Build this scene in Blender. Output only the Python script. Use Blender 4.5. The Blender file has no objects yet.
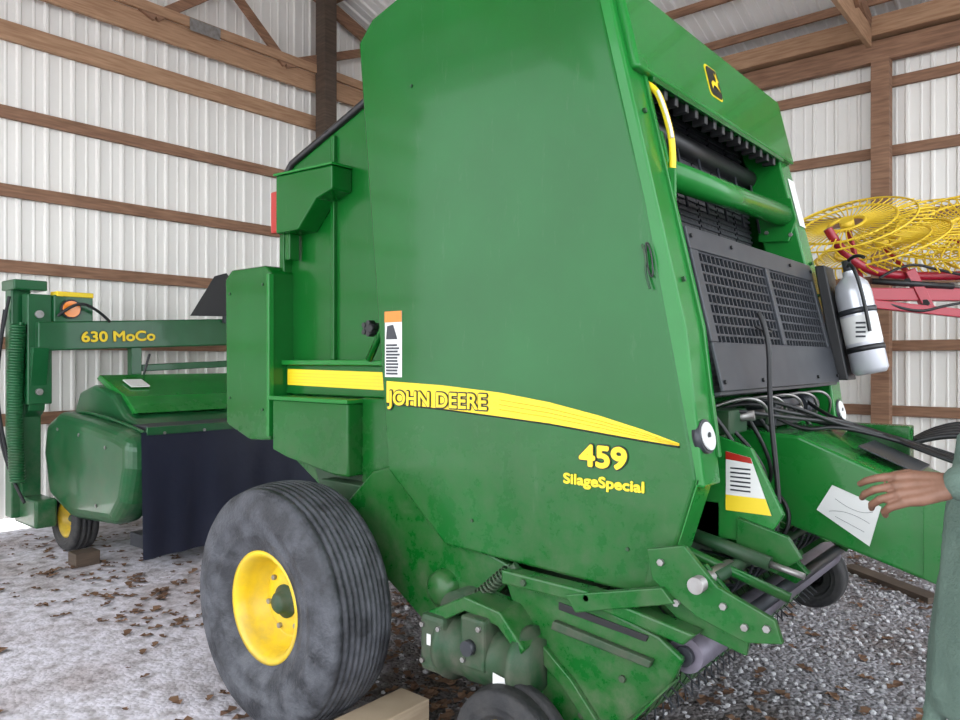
import bpy, bmesh, math, random
from mathutils import Vector, Matrix, noise
random.seed(4)
R=math.radians
scene=bpy.context.scene
col=scene.collection

# ---------------------------------------------------------------- materials
def M(name,c,rough=.5,metal=0.,coat=0.,bump=None,var=None,spec=.5,dust=None,scuff=None):
    m=bpy.data.materials.new(name); m.use_nodes=True
    nt=m.node_tree; b=nt.nodes['Principled BSDF']; L=nt.links.new
    b.inputs['Base Color'].default_value=(*c,1); b.inputs['Roughness'].default_value=rough
    b.inputs['Metallic'].default_value=metal; b.inputs['Coat Weight'].default_value=coat
    b.inputs['Coat Roughness'].default_value=.06
    b.inputs['Specular IOR Level'].default_value=spec
    geo=nt.nodes.new('ShaderNodeNewGeometry'); out=None
    if var:
        sc,c2,lo,hi=var
        n=nt.nodes.new('ShaderNodeTexNoise'); n.inputs['Scale'].default_value=sc; n.inputs['Detail'].default_value=6
        L(geo.outputs['Position'],n.inputs['Vector'])
        r=nt.nodes.new('ShaderNodeValToRGB'); r.color_ramp.elements[0].position=lo; r.color_ramp.elements[1].position=hi
        r.color_ramp.elements[0].color=(*c,1); r.color_ramp.elements[1].color=(*c2,1)
        L(n.outputs['Fac'],r.inputs['Fac']); L(r.outputs['Color'],b.inputs['Base Color']); out=r.outputs['Color']
    if scuff:   # faint streaky scratches
        mp=nt.nodes.new('ShaderNodeMapping'); mp.inputs['Scale'].default_value=(9,9,1.6); mp.inputs['Rotation'].default_value=(0,.35,0); L(geo.outputs['Position'],mp.inputs['Vector'])
        n=nt.nodes.new('ShaderNodeTexNoise'); n.inputs['Scale'].default_value=2.2; n.inputs['Detail'].default_value=12; n.inputs['Roughness'].default_value=.8; L(mp.outputs[0],n.inputs['Vector'])
        m2=nt.nodes.new('ShaderNodeMapRange'); m2.inputs['From Min'].default_value=.58; m2.inputs['From Max'].default_value=.76; m2.inputs['To Max'].default_value=scuff; L(n.outputs['Fac'],m2.inputs['Value'])
        mx=nt.nodes.new('ShaderNodeMix'); mx.data_type='RGBA'; L(m2.outputs[0],mx.inputs['Factor']); L(out,mx.inputs['A']); mx.inputs['B'].default_value=(.08,.16,.08,1); out=mx.outputs['Result']; L(out,b.inputs['Base Color'])
    if dust:   # (top height, amount, colour): dust and dried mud gathering toward the ground
        zt,amt,dc=dust
        sp=nt.nodes.new('ShaderNodeSeparateXYZ'); L(geo.outputs['Position'],sp.inputs[0])
        mr=nt.nodes.new('ShaderNodeMapRange'); mr.inputs['From Min'].default_value=zt; mr.inputs['From Max'].default_value=.15; L(sp.outputs['Z'],mr.inputs['Value'])
        n=nt.nodes.new('ShaderNodeTexNoise'); n.inputs['Scale'].default_value=9; n.inputs['Detail'].default_value=10; n.inputs['Roughness'].default_value=.7
        L(geo.outputs['Position'],n.inputs['Vector'])
        m2=nt.nodes.new('ShaderNodeMapRange'); m2.inputs['From Min'].default_value=.40; m2.inputs['From Max'].default_value=.66; L(n.outputs['Fac'],m2.inputs['Value'])
        mu=nt.nodes.new('ShaderNodeMath'); mu.operation='MULTIPLY'; L(mr.outputs[0],mu.inputs[0]); L(m2.outputs[0],mu.inputs[1])
        mv=nt.nodes.new('ShaderNodeMath'); mv.operation='MULTIPLY'; mv.inputs[1].default_value=amt; L(mu.outputs[0],mv.inputs[0])
        mx=nt.nodes.new('ShaderNodeMix'); mx.data_type='RGBA'; L(mv.outputs[0],mx.inputs['Factor'])
        if out: L(out,mx.inputs['A'])
        else: mx.inputs['A'].default_value=(*c,1)
        mx.inputs['B'].default_value=(*dc,1); L(mx.outputs['Result'],b.inputs['Base Color'])
        ra=nt.nodes.new('ShaderNodeMath'); ra.operation='MULTIPLY_ADD'; ra.inputs[1].default_value=.4; ra.inputs[2].default_value=rough; L(mv.outputs[0],ra.inputs[0]); L(ra.outputs[0],b.inputs['Roughness'])
    if bump:
        n=nt.nodes.new('ShaderNodeTexNoise'); n.inputs['Scale'].default_value=bump[0]; n.inputs['Detail'].default_value=5
        L(geo.outputs['Position'],n.inputs['Vector'])
        bp=nt.nodes.new('ShaderNodeBump'); bp.inputs['Strength'].default_value=bump[1]; bp.inputs['Distance'].default_value=.02
        L(n.outputs['Fac'],bp.inputs['Height']); L(bp.outputs['Normal'],b.inputs['Normal'])
    return m
DU=(.15,.14,.105)
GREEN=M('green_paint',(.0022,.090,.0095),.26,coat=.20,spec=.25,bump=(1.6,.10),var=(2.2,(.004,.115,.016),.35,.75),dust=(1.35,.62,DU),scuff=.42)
GREEN_LIT=M('green_paint_lit',(.007,.155,.020),.27,coat=.25,spec=.28,var=(4,(.011,.182,.028),.35,.75),dust=(1.2,.55,DU),scuff=.40)  # same green with brighter daylight put into the colour, for front and top parts
GREEND=M('green_paint_dusty',(.005,.048,.012),.55,coat=.05,var=(12,(.038,.065,.032),.48,.8),dust=(1.2,.95,(.10,.09,.07)))
MOW=M('mower_green',(.005,.080,.022),.30,coat=.3,spec=.35,var=(3,(.012,.11,.036),.4,.8),dust=(1.3,.45,DU),scuff=.3)
YEL=M('yellow_paint',(.78,.53,.010),.4,coat=.15,var=(12,(.68,.44,.02),.4,.8),dust=(1.,.6,(.33,.24,.10)))
DECY=M('decal_yellow',(.82,.60,.015),.45)
DECK=M('decal_black',(.004,.006,.005),.4)
WHITE=M('decal_white',(.70,.70,.68),.5)
ORANGE=M('decal_orange',(.75,.22,.03),.5)
REDL=M('red_lens',(.38,.015,.01),.3,coat=.3)
AMBER=M('amber_lens',(.90,.25,.02),.2,coat=.5)
BLACK=M('black_plastic',(.010,.010,.011),.45)
RUB=M('rubber',(.022,.023,.028),.6,bump=(70,.35),var=(9,(.048,.051,.062),.40,.62),dust=(1.4,.55,(.15,.152,.165)))
RUBD=M('rubber_dark',(.016,.016,.018),.7,bump=(60,.2),dust=(.6,.5,(.13,.12,.11)))
GRAPH=M('graphite_steel',(.030,.033,.040),.4,metal=.2,var=(8,(.05,.053,.06),.4,.8))
BELT=M('belt_black',(.022,.022,.026),.55,bump=(40,.3))
STEEL=M('bright_steel',(.36,.35,.34),.45,metal=.8,var=(20,(.22,.19,.17),.4,.8))
ROLL=M('worn_roller',(.22,.20,.25),.42,metal=.4,var=(10,(.12,.10,.12),.4,.8))
RED=M('red_paint',(.36,.008,.025),.4,coat=.3)
RAKEY=M('rake_yellow',(.80,.55,.03),.45)
CANV=M('curtain_canvas',(.006,.009,.026),.55,bump=(12,.3))
TREAD=M('platform_black',(.03,.032,.04),.6)
SILV=M('extinguisher_silver',(.60,.61,.65),.3,metal=.4)
SHIRT=M('shirt_cloth',(.085,.13,.105),.9,bump=(90,.3),var=(14,(.105,.155,.125),.35,.7))
TROU=M('trouser_cloth',(.03,.04,.07),.9)
SKIN=M('skin',(.17,.082,.05),.55,var=(25,(.23,.115,.075),.4,.7))
HAIR=M('hair',(.02,.013,.01),.8)
EYE=M('eye',(.7,.7,.68),.3)
BOOT=M('boot_leather',(.06,.035,.02),.7)
LEAF=M('leaf_brown',(.10,.05,.028),.85,var=(6,(.20,.11,.06),.35,.7))

def woodmat(name,c1,c2):
    m=bpy.data.materials.new(name); m.use_nodes=True; nt=m.node_tree; b=nt.nodes['Principled BSDF']
    geo=nt.nodes.new('ShaderNodeTexCoord')
    mp=nt.nodes.new('ShaderNodeMapping'); mp.inputs['Scale'].default_value=(2,2,22)
    n=nt.nodes.new('ShaderNodeTexNoise'); n.inputs['Scale'].default_value=2; n.inputs['Detail'].default_value=6
    r=nt.nodes.new('ShaderNodeValToRGB'); r.color_ramp.elements[0].position=.3; r.color_ramp.elements[1].position=.7
    r.color_ramp.elements[0].color=(*c1,1); r.color_ramp.elements[1].color=(*c2,1)
    nt.links.new(geo.outputs['Object'],mp.inputs['Vector']); nt.links.new(mp.outputs[0],n.inputs['Vector'])
    nt.links.new(n.outputs['Fac'],r.inputs['Fac']); nt.links.new(r.outputs[0],b.inputs['Base Color'])
    b.inputs['Roughness'].default_value=.75
    return m
WOOD=woodmat('girt_wood',(.17,.085,.048),(.31,.17,.10))
WOODL=woodmat('header_wood',(.30,.165,.09),(.46,.28,.165))
WOODD=woodmat('post_wood_dark',(.05,.034,.024),(.10,.068,.046))
LUMB=woodmat('block_wood',(.36,.27,.18),(.50,.39,.27))
SIDING=M('siding_white',(.84,.815,.76),.4,var=(1.2,(.77,.75,.71),.4,.8))
ROOFM=M('roof_galvanised',(.82,.82,.80),.4,metal=.1)

# ---------------------------------------------------------------- helpers
def link(o,parent=None):
    col.objects.link(o)
    if parent: o.parent=parent
    return o
def empty(name,loc=(0,0,0),rz=0):
    e=bpy.data.objects.new(name,None); e.location=loc; e.rotation_euler=(0,0,rz); e.empty_display_size=.1
    col.objects.link(e); return e
def mesh(name,vs,fs,mat,parent=None,smooth=False,bevel=0,seg=2):
    me=bpy.data.meshes.new(name); me.from_pydata([tuple(v) for v in vs],[],fs)
    bm=bmesh.new(); bm.from_mesh(me); bmesh.ops.recalc_face_normals(bm,faces=bm.faces); bm.to_mesh(me); bm.free()
    me.materials.append(mat)
    if smooth:
        for p in me.polygons: p.use_smooth=True
    o=bpy.data.objects.new(name,me); link(o,parent)
    if bevel:
        b=o.modifiers.new('bevel','BEVEL'); b.width=bevel; b.segments=seg; b.limit_method='ANGLE'; b.angle_limit=R(35)
    return o
def slabgeo(pts,vec,vs,fs):
    n=len(pts); b=len(vs); v=Vector(vec)
    vs+= [Vector(p) for p in pts]+[Vector(p)+v for p in pts]
    fs.append([b+i for i in range(n)]); fs.append([b+n+i for i in reversed(range(n))])
    for i in range(n): fs.append([b+i,b+(i+1)%n,b+n+(i+1)%n,b+n+i])
def slab(name,pts,vec,mat,parent=None,bevel=0,seg=2):
    vs=[];fs=[]; slabgeo(pts,vec,vs,fs); return mesh(name,vs,fs,mat,parent,bevel=bevel,seg=seg)
def prism(name,poly,y0,y1,mat,parent=None,bevel=.006,seg=2):
    return slab(name,[(x,y0,z) for x,z in poly],(0,y1-y0,0),mat,parent,bevel,seg)
def box(name,a,b,mat,parent=None,bevel=.005,rz=0):
    (x0,y0,z0),(x1,y1,z1)=a,b
    return slab(name,[(x0,y0,z0),(x1,y0,z0),(x1,y1,z0),(x0,y1,z0)],(0,0,z1-z0),mat,parent,bevel)
def boxesmesh(name,L,mat,parent=None,bevel=0):
    vs=[];fs=[]
    for (x0,y0,z0),(x1,y1,z1) in L: slabgeo([(x0,y0,z0),(x1,y0,z0),(x1,y1,z0),(x0,y1,z0)],(0,0,z1-z0),vs,fs)
    return mesh(name,vs,fs,mat,parent,bevel=bevel)
def basis(d):
    d=Vector(d).normalized(); u=d.cross(Vector((0,0,1)))
    if u.length<.01: u=d.cross(Vector((1,0,0)))
    u.normalize(); return d,u,d.cross(u).normalized()
def lathe(name,prof,origin,axis,mat,parent=None,seg=48,smooth=True):
    d,u,w=basis(axis); o=Vector(origin); vs=[];fs=[];n=len(prof)
    for i in range(seg):
        a=2*math.pi*i/seg
        for r,t in prof: vs.append(o+d*t+(u*math.cos(a)+w*math.sin(a))*r)
    for i in range(seg):
        j=(i+1)%seg
        for k in range(n-1): fs.append([i*n+k,i*n+k+1,j*n+k+1,j*n+k])
    return mesh(name,vs,fs,mat,parent,smooth=smooth)
def cyl(name,p1,p2,r,mat,parent=None,seg=24,r2=None):
    p1=Vector(p1);p2=Vector(p2);r2=r if r2 is None else r2
    d,u,w=basis(p2-p1); vs=[];fs=[]
    for i in range(seg):
        a=2*math.pi*i/seg; k=u*math.cos(a)+w*math.sin(a); vs+= [p1+k*r,p2+k*r2]
    for i in range(seg):
        j=(i+1)%seg; fs.append([2*i,2*j,2*j+1,2*i+1])
    fs.append([2*i for i in range(seg)]); fs.append([2*i+1 for i in reversed(range(seg))])
    o=mesh(name,vs,fs,mat,parent)
    for p in o.data.polygons:
        if len(p.vertices)==4: p.use_smooth=True
    return o
def tube(name,splines,r,mat,parent=None,smooth=True,res=3,cyclic=False):
    cu=bpy.data.curves.new(name,'CURVE'); cu.dimensions='3D'; cu.bevel_depth=r; cu.bevel_resolution=res
    if splines and not isinstance(splines[0][0],(tuple,list,Vector)): splines=[splines]
    for pts in splines:
        if smooth and len(pts)>2:
            s=cu.splines.new('NURBS'); s.points.add(len(pts)-1); s.order_u=3; s.use_endpoint_u=not cyclic; s.resolution_u=6
        else:
            s=cu.splines.new('POLY'); s.points.add(len(pts)-1)
        s.use_cyclic_u=cyclic
        for i,p in enumerate(pts): s.points[i].co=(*p,1)
    cu.materials.append(mat); cu.use_fill_caps=True
    o=bpy.data.objects.new(name,cu); link(o,parent); return o
def text(name,body,size,loc,rot,mat,parent=None,ext=.0008,rad=0.,sx=1.,axis=0,nc=8):
    """lettering; rad>0 thickens the strokes by overlaying shifted copies, each stepped slightly in depth"""
    cu=bpy.data.curves.new(name,'FONT'); cu.body=body; cu.size=size; cu.extrude=ext
    cu.materials.append(mat)
    offs=[(0,0)]+([(rad*math.cos(2*math.pi*k/nc),rad*math.sin(2*math.pi*k/nc)) for k in range(nc)] if rad else [])
    for i,(a,b) in enumerate(offs):
        o=bpy.data.objects.new(name+('' if i==0 else '_stroke_%d'%i),cu); dd=.00012*i
        l=Vector(loc)+(Vector((a,-dd,b)) if axis==0 else Vector((dd,a,b)))
        o.location=l; o.rotation_euler=rot; o.scale=(sx,1,1); link(o,parent)
def bolts(name,L,r,h,axis,mat,parent):
    vs=[];fs=[];d,u,w=basis(axis)
    for c in L:
        c=Vector(c); slabgeo([c+(u*math.cos(a)+w*math.sin(a))*r for a in [i*math.pi/3 for i in range(6)]],d*h,vs,fs)
    return mesh(name,vs,fs,mat,parent,bevel=.001)

# ================================================================= BARN
XW,YW=-4.9,5.8
YS=-6.2
RID=-.2
def roofz(y): return 5.12+.33*(YW-y) if y>RID else 5.12+.33*(YW-RID)-.33*(RID-y)
def corr(a0,a1):
    out=[];a=a0
    while a<a1:
        for d,h in ((0,0),(.075,0),(.085,.006),(.095,.006),(.105,0),(.168,0),(.182,.02),(.204,.02),(.2185,0)): out.append((a+d,h))
        a+=.2286
    return out
vs=[];fs=[]
for i,(y,h) in enumerate(corr(YS,YW)):
    vs+= [(XW+h,y,.09),(XW+h,y,roofz(y)+.02)]
    if i: fs.append([2*i-2,2*i,2*i+1,2*i-1])
wl=mesh('wall_left',vs,fs,SIDING)
vs=[];fs=[]
for i,(x,h) in enumerate(corr(XW,6.5)):
    vs+= [(x,YW-h,.05),(x,YW-h,5.14)]
    if i: fs.append([2*i-2,2*i,2*i+1,2*i-1])
wb=mesh('wall_back',vs,fs,SIDING)
vs=[];fs=[]
for i,(x,h) in enumerate(corr(XW-.3,6.5)):
    h*=-1.3
    vs+= [(x,YW+.35,roofz(YW+.35)+h+.02),(x,RID,roofz(RID)+h+.02),(x,YS,roofz(YS)+h+.02)]
    if i: fs+= [[3*i-3,3*i,3*i+1,3*i-2],[3*i-2,3*i+1,3*i+2,3*i-1]]
ce=mesh('ceiling',vs,fs,ROOFM)
for k,z in enumerate((.97,1.65,2.33,3.0,3.69,4.41)):
    h=.055 if z<4.4 else .085
    box('girt_left_%d'%k,(XW+.02,YS,z-h),(XW+.065,YW-.1,z+h),WOOD if z<4.4 else WOODL,wl,.003)
    box('girt_back_%d'%k,(XW+.1,YW-.065,z-.055),(6.5,YW-.02,z+.055),WOOD,wb,.003)
box('girt_base',(XW+.1,YW-.065,.02),(6.5,YW-.02,.25),WOOD,wb,.003)
box('header_board_1',(XW+.1,YW-.16,4.62),(6.5,YW-.07,4.84),WOOD,wb,.003)
box('header_board_2',(XW+.1,YW-.24,4.87),(6.5,YW-.07,5.07),WOODL,wb,.003)
y=YW-.35;k=0
while y>YS:
    box('purlin_%d'%k,(XW,y-.02,roofz(y)-.10),(6.5,y+.02,roofz(y)-.01),WOOD,ce,.003); y-=.62;k+=1
def board(name,p1,p2,h,t,mat,parent):
    x,(y1,z1),(y2,z2)=p1[0],p1[1:],p2[1:]
    d=Vector((0,y2-y1,z2-z1)).normalized(); n=Vector((0,-d.z,d.y))*h/2
    a=Vector(p1);b=Vector(p2)
    return slab(name,[a-n,b-n,b+n,a+n],(t,0,0),mat,parent,.003)
for i,x in enumerate((-4.80,-2.0,.68,3.4)):
    t=empty('roof_truss' if i==0 else 'roof_truss.%03d'%i)
    ym=RID
    board('bottom_chord',(x,YS,4.86),(x,YW-.25,4.86),.22,.045,WOODL,t)
    if i==0: board('bottom_chord_2',(x+.05,YS,5.02),(x+.05,YW-.25,5.02),.10,.045,WOODL,t)
    for s,(ye) in ((1,YW-.25),(-1,YS+.1)):
        board('top_chord',(x,ye,roofz(ye)-.2),(x,ym,roofz(ym)-.2),.16,.045,WOOD,t)
    zz=4.95
    web=[((4.9,zz),(3.7,roofz(3.7)-.22)),((3.7,roofz(3.7)-.22),(2.2,zz)),((2.2,zz),(.2,roofz(.2)-.3)),
         ((.65,zz),(1.5,5.6)),((.65,zz),(-2.2,roofz(-2.2)-.25)),((-2.2,roofz(-2.2)-.25),(-3.6,zz))]
    for k,(a,b) in enumerate(web): board('web_%d'%k,(x+.05,*a),(x+.05,*b),.10,.04,WOOD,t)
    if i==0:
        slab('gusset',[(x+.10,1.0,4.93),(x+.10,1.35,4.93),(x+.10,1.35,5.06),(x+.10,1.0,5.06)],(.003,0,0),STEEL,t)
def post(n,x,y,h,mat,w=.17):
    box('timber_post'+('' if n==0 else '.%03d'%n),(x-w/2,y-w/2,0),(x+w/2,y+w/2,h),mat,None,.004)
post(0,.80,YW-.16,4.62,WOOD); post(1,-1.9,YW-.16,4.62,WOOD); post(2,3.5,YW-.16,4.62,WOOD)
post(3,XW+.26,2.72,5.95,WOODD,.18); post(4,XW+.26,-2.4,5.6,WOODD,.18)

# ---- ground
m=bpy.data.materials.new('gravel_floor'); m.use_nodes=True; nt=m.node_tree; b=nt.nodes['Principled BSDF']
geo=nt.nodes.new('ShaderNodeNewGeometry'); L=nt.links.new
def N(t,**k):
    n=nt.nodes.new(t)
    for a,v in k.items(): n.inputs[a].default_value=v
    L(geo.outputs['Position'],n.inputs['Vector']); return n
v=N('ShaderNodeTexVoronoi',Scale=48.); n1=N('ShaderNodeTexNoise',Scale=1.1,Detail=8.); n2=N('ShaderNodeTexNoise',Scale=14.,Detail=10.); n3=N('ShaderNodeTexNoise',Scale=.8,Detail=3.)
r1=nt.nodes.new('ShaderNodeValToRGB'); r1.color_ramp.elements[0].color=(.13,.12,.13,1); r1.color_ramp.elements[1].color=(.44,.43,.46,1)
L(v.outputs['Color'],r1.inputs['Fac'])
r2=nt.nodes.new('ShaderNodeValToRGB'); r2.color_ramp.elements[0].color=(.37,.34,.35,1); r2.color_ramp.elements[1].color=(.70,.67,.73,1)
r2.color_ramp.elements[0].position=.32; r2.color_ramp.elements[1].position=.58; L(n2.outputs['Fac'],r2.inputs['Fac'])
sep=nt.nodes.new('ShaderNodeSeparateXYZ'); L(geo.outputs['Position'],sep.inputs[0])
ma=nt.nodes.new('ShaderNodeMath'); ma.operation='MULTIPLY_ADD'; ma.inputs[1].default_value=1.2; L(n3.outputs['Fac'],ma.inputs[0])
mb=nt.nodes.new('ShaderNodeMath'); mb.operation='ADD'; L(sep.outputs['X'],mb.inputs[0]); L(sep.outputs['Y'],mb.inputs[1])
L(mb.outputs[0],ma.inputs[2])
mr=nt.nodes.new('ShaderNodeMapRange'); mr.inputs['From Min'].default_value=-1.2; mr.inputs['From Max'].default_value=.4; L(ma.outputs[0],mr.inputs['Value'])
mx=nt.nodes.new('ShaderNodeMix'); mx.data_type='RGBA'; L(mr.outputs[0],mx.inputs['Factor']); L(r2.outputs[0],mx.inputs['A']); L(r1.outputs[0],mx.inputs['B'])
r3=nt.nodes.new('ShaderNodeValToRGB'); r3.color_ramp.elements[0].position=.48; r3.color_ramp.elements[1].position=.68
r3.color_ramp.elements[0].color=(1,1,1,1); r3.color_ramp.elements[1].color=(.50,.42,.36,1); L(n1.outputs['Fac'],r3.inputs['Fac'])
mm=nt.nodes.new('ShaderNodeMix'); mm.data_type='RGBA'; mm.blend_type='MULTIPLY'; mm.inputs['Factor'].default_value=1; L(mx.outputs['Result'],mm.inputs['A']); L(r3.outputs[0],mm.inputs['B'])
# ground colour turned patchy dark brown below the baler
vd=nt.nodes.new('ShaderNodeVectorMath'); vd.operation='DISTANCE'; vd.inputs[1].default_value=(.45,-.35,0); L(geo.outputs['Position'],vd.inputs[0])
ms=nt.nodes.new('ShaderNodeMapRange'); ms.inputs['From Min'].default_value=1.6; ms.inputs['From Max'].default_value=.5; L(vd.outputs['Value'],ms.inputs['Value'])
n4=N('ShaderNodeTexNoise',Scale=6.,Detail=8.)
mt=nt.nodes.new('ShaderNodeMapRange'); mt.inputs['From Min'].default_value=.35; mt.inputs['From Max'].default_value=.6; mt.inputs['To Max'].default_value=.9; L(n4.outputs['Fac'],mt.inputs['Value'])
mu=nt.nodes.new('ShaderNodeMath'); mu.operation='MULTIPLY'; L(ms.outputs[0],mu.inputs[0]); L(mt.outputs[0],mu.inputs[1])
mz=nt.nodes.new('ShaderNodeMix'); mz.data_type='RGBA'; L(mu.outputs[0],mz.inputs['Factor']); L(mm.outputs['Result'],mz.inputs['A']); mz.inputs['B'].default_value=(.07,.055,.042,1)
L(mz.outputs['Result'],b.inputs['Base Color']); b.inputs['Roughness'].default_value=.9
bp=nt.nodes.new('ShaderNodeBump'); bp.inputs['Distance'].default_value=.02
mq=nt.nodes.new('ShaderNodeMath'); mq.operation='MULTIPLY_ADD'; mq.inputs[1].default_value=.7; mq.inputs[2].default_value=.25; L(mr.outputs[0],mq.inputs[0]); L(mq.outputs[0],bp.inputs['Strength'])
ad=nt.nodes.new('ShaderNodeMath'); ad.operation='SUBTRACT'; L(n2.outputs['Fac'],ad.inputs[0]); L(v.outputs['Distance'],ad.inputs[1]); L(ad.outputs[0],bp.inputs['Height']); L(bp.outputs[0],b.inputs['Normal'])
GRAV=m
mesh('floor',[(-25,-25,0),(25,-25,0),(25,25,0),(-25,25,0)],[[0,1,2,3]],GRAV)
STONE=bpy.data.materials.new('stone'); STONE.use_nodes=True; nt=STONE.node_tree; b=nt.nodes['Principled BSDF']
geo=nt.nodes.new('ShaderNodeNewGeometry'); r=nt.nodes.new('ShaderNodeValToRGB'); r.color_ramp.elements[0].color=(.12,.11,.11,1); r.color_ramp.elements[1].color=(.58,.57,.59,1)
nt.links.new(geo.outputs['Random Per Island'],r.inputs['Fac']); nt.links.new(r.outputs[0],b.inputs['Base Color']); b.inputs['Roughness'].default_value=.85
ico=bmesh.new(); bmesh.ops.create_icosphere(ico,subdivisions=1,radius=1); iv=[v.co.copy() for v in ico.verts]; jf=[[v.index for v in f.verts] for f in ico.faces]; ico.free()
vs=[];fs=[]
cnt=0
while cnt<12000:
    x=random.uniform(-1.6,3.6); y=random.uniform(-1.5,4.0)
    if x+y<-.6+random.uniform(-.6,1.0): continue
    if math.hypot(x-.45,y+.35)<.95 and random.random()<.6: continue
    s=random.uniform(.006,.017); b0=len(vs); a=random.uniform(0,6.28); sx,sy,sz=s*random.uniform(.8,1.4),s*random.uniform(.7,1.1),s*random.uniform(.5,.8)
    for q in iv:
        k=random.uniform(.82,1.15); X=q.x*sx*k; Y=q.y*sy*k
        vs.append((x+X*math.cos(a)-Y*math.sin(a),y+X*math.sin(a)+Y*math.cos(a),q.z*sz*k+sz*.5))
    fs+=[[b0+i for i in f] for f in jf]; cnt+=1
mesh('gravel_stones',vs,fs,STONE)
vs=[];fs=[]
for i in range(1600):
    q=random.random()
    if q<.28:
        x=random.uniform(-4.6,1.5); y=random.uniform(-2.6,1.0)
        if x<-.5 and y<-.8 and random.random()<.5: continue
    elif q<.65: x=random.uniform(-.6,3.4); y=random.uniform(-1,4.2)
    elif q<.88: x=random.gauss(.5,.45); y=random.gauss(-.5,.35)
    else: x=random.uniform(-4.2,-1.2); y=random.gauss(-.7,.3)
    s=random.uniform(.015,.050); a=random.uniform(0,6.28); b0=len(vs)
    tl=random.uniform(-.3,.3)
    pts=[(-1,0,.0),(-.4,-.5,.35),(.1,-.3,.15),(.4,-.6,.4),(1,0,.1),(.5,.5,.45),(.1,.3,.1),(-.5,.55,.3)]
    for X,Y,Z in pts:
        vs.append((x+s*(X*math.cos(a)-Y*math.sin(a)),y+s*(X*math.sin(a)+Y*math.cos(a)),.006+s*(Z*.6+max(0,X*tl))))
    fs.append(list(range(b0,b0+8)))
mesh('fallen_leaves',vs,fs,LEAF)
o=box('wooden_board',(-.38,-.06,0),(.38,.06,.04),WOODD,None,.004); o.location=(1.47,2.57,.0); o.rotation_euler=(0,0,R(-37))
box('wooden_chock',(.34,-1.22,0),(.50,-.82,.15),LUMB,None,.004)
box('wooden_block',(-3.24,-.74,0),(-3.10,-.57,.10),WOODD,None,.004)

# ================================================================= ROUND BALER
B=empty('round_baler')
Y0=-.85
shield=[(.105,2.86),(.19,2.94),(.36,2.985),(.75,2.99),(1.10,2.92),(1.25,2.83),(1.30,2.67),(1.46,2.0),(1.63,1.143),(1.51,.76),(.61,.786),(.29,1.045)]
prism('side_shield',shield,Y0,Y0+.035,GREEN,B,.012,3)
prism('side_shield_far',shield,-Y0-.105,-Y0-.07,GREEN,B,.012,3)
prism('bale_chamber',[(-.55,.95),(-.60,2.35),(-.1,2.62),(.5,2.85),(1.02,2.83),(1.15,2.5),(1.25,1.3),(1.2,.75),(.2,.7)],-.60,.60,GREEN,B,.01)
prism('top_cover',[(.3,2.86),(.3,2.93),(.8,2.93),(1.10,2.88),(1.20,2.82),(1.18,2.78)],-.82,.76,GREEN,B)
gate=[(-.66,1.02),(-.68,2.46),(-.62,2.50),(-.13,2.665),(.25,2.80),(.35,.85),(-.35,.85)]
for nm,a,b2 in (('gate_side',-.66,-.62),('gate_side_far',.62,.66)): prism(nm,gate,a,b2,GREEN,B,.008)
tube('gate_rim',[(-.68,-.665,1.9),(-.69,-.665,2.44),(-.62,-.665,2.505),(-.13,-.665,2.67),(.2,-.665,2.79)],.019,BLACK,B,smooth=False)
slab('gate_back',[(-.69,-.66,1.0),(-.69,.66,1.0),(-.69,.66,2.45),(-.69,-.66,2.45)],(.04,0,0),GREEN,B,.008)
box('gate_post',(-.67,-.71,1.3),(-.63,-.655,2.44),GREEN,B)
box('gate_ledge',(-.62,-.735,1.475),(.15,-.655,1.50),GREEN_LIT,B)
box('gate_rail',(-.62,-.705,1.33),(.15,-.655,1.475),GREEN,B)
slab('gate_stripe',[(-.60,-.707,1.375),(.14,-.707,1.365),(.14,-.707,1.445),(-.60,-.707,1.455)],(0,-.002,0),DECY,B)
for k in range(4):
    z=1.388+.015*k; slab('gate_stripe_line_%d'%k,[(-.6,-.7095,z),(.14,-.7095,z-.008),(.14,-.7095,z-.005),(-.6,-.7095,z+.003)],(0,-.001,0),YEL,B)
box('gate_rib_1',(-.30,-.68,1.50),(-.27,-.655,2.58),GREEN,B,.004)
prism('light_bracket',[(-.60,2.415),(-.16,2.40),(-.16,2.29),(-.28,2.26),(-.42,2.13),(-.60,2.13)],-.78,-.66,GREEN,B,.008)
slab('light_bracket_top',[(-.61,-.79,2.415),(-.15,-.79,2.40),(-.15,-.66,2.40),(-.61,-.66,2.415)],(0,0,.012),GREEN_LIT,B,.003)
box('light_bracket_arm',(-.58,-.74,2.13),(-.54,-.68,2.0),GREEN,B,.004)
box('tail_lamp',(-.675,-.76,2.14),(-.605,-.69,2.35),REDL,B,.008)
prism('storage_box',[(-1.02,1.16),(-1.03,1.93),(-.97,1.975),(-.66,1.975),(-.62,1.94),(-.62,1.10),(-.80,1.09)],-.80,-.60,GREEN,B,.012,3)
box('box_hinge_edge',(-.635,-.812,1.12),(-.612,-.78,1.93),GREEN_LIT,B,.004)
box('storage_box_bracket',(-.72,-.64,1.2),(-.6,-.5,1.9),GREEN,B,.005)
bolts('storage_box_bolts',[(-.98,-.80,1.3),(-.98,-.80,1.85),(-.68,-.80,1.25),(-.68,-.80,1.88)],.008,-.005,(0,1,0),GREEND,B)
prism('lower_box',[(-.57,1.06),(-.57,1.31),(.0,1.31),(.0,.98),(-.10,.98),(-.45,1.03)],-.82,-.64,GREEN,B,.01)
box('lower_box_lip',(-.58,-.835,1.305),(.01,-.64,1.325),GREEN_LIT,B,.004)
prism('rear_lower_panel',[(-.2,.62),(-.40,1.05),(.35,1.05),(.5,.75),(.1,.55)],-.72,-.66,GREEND,B)
box('gate_latch_plate',(.0,-.74,.95),(.30,-.66,1.33),GREEN,B,.006)
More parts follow.
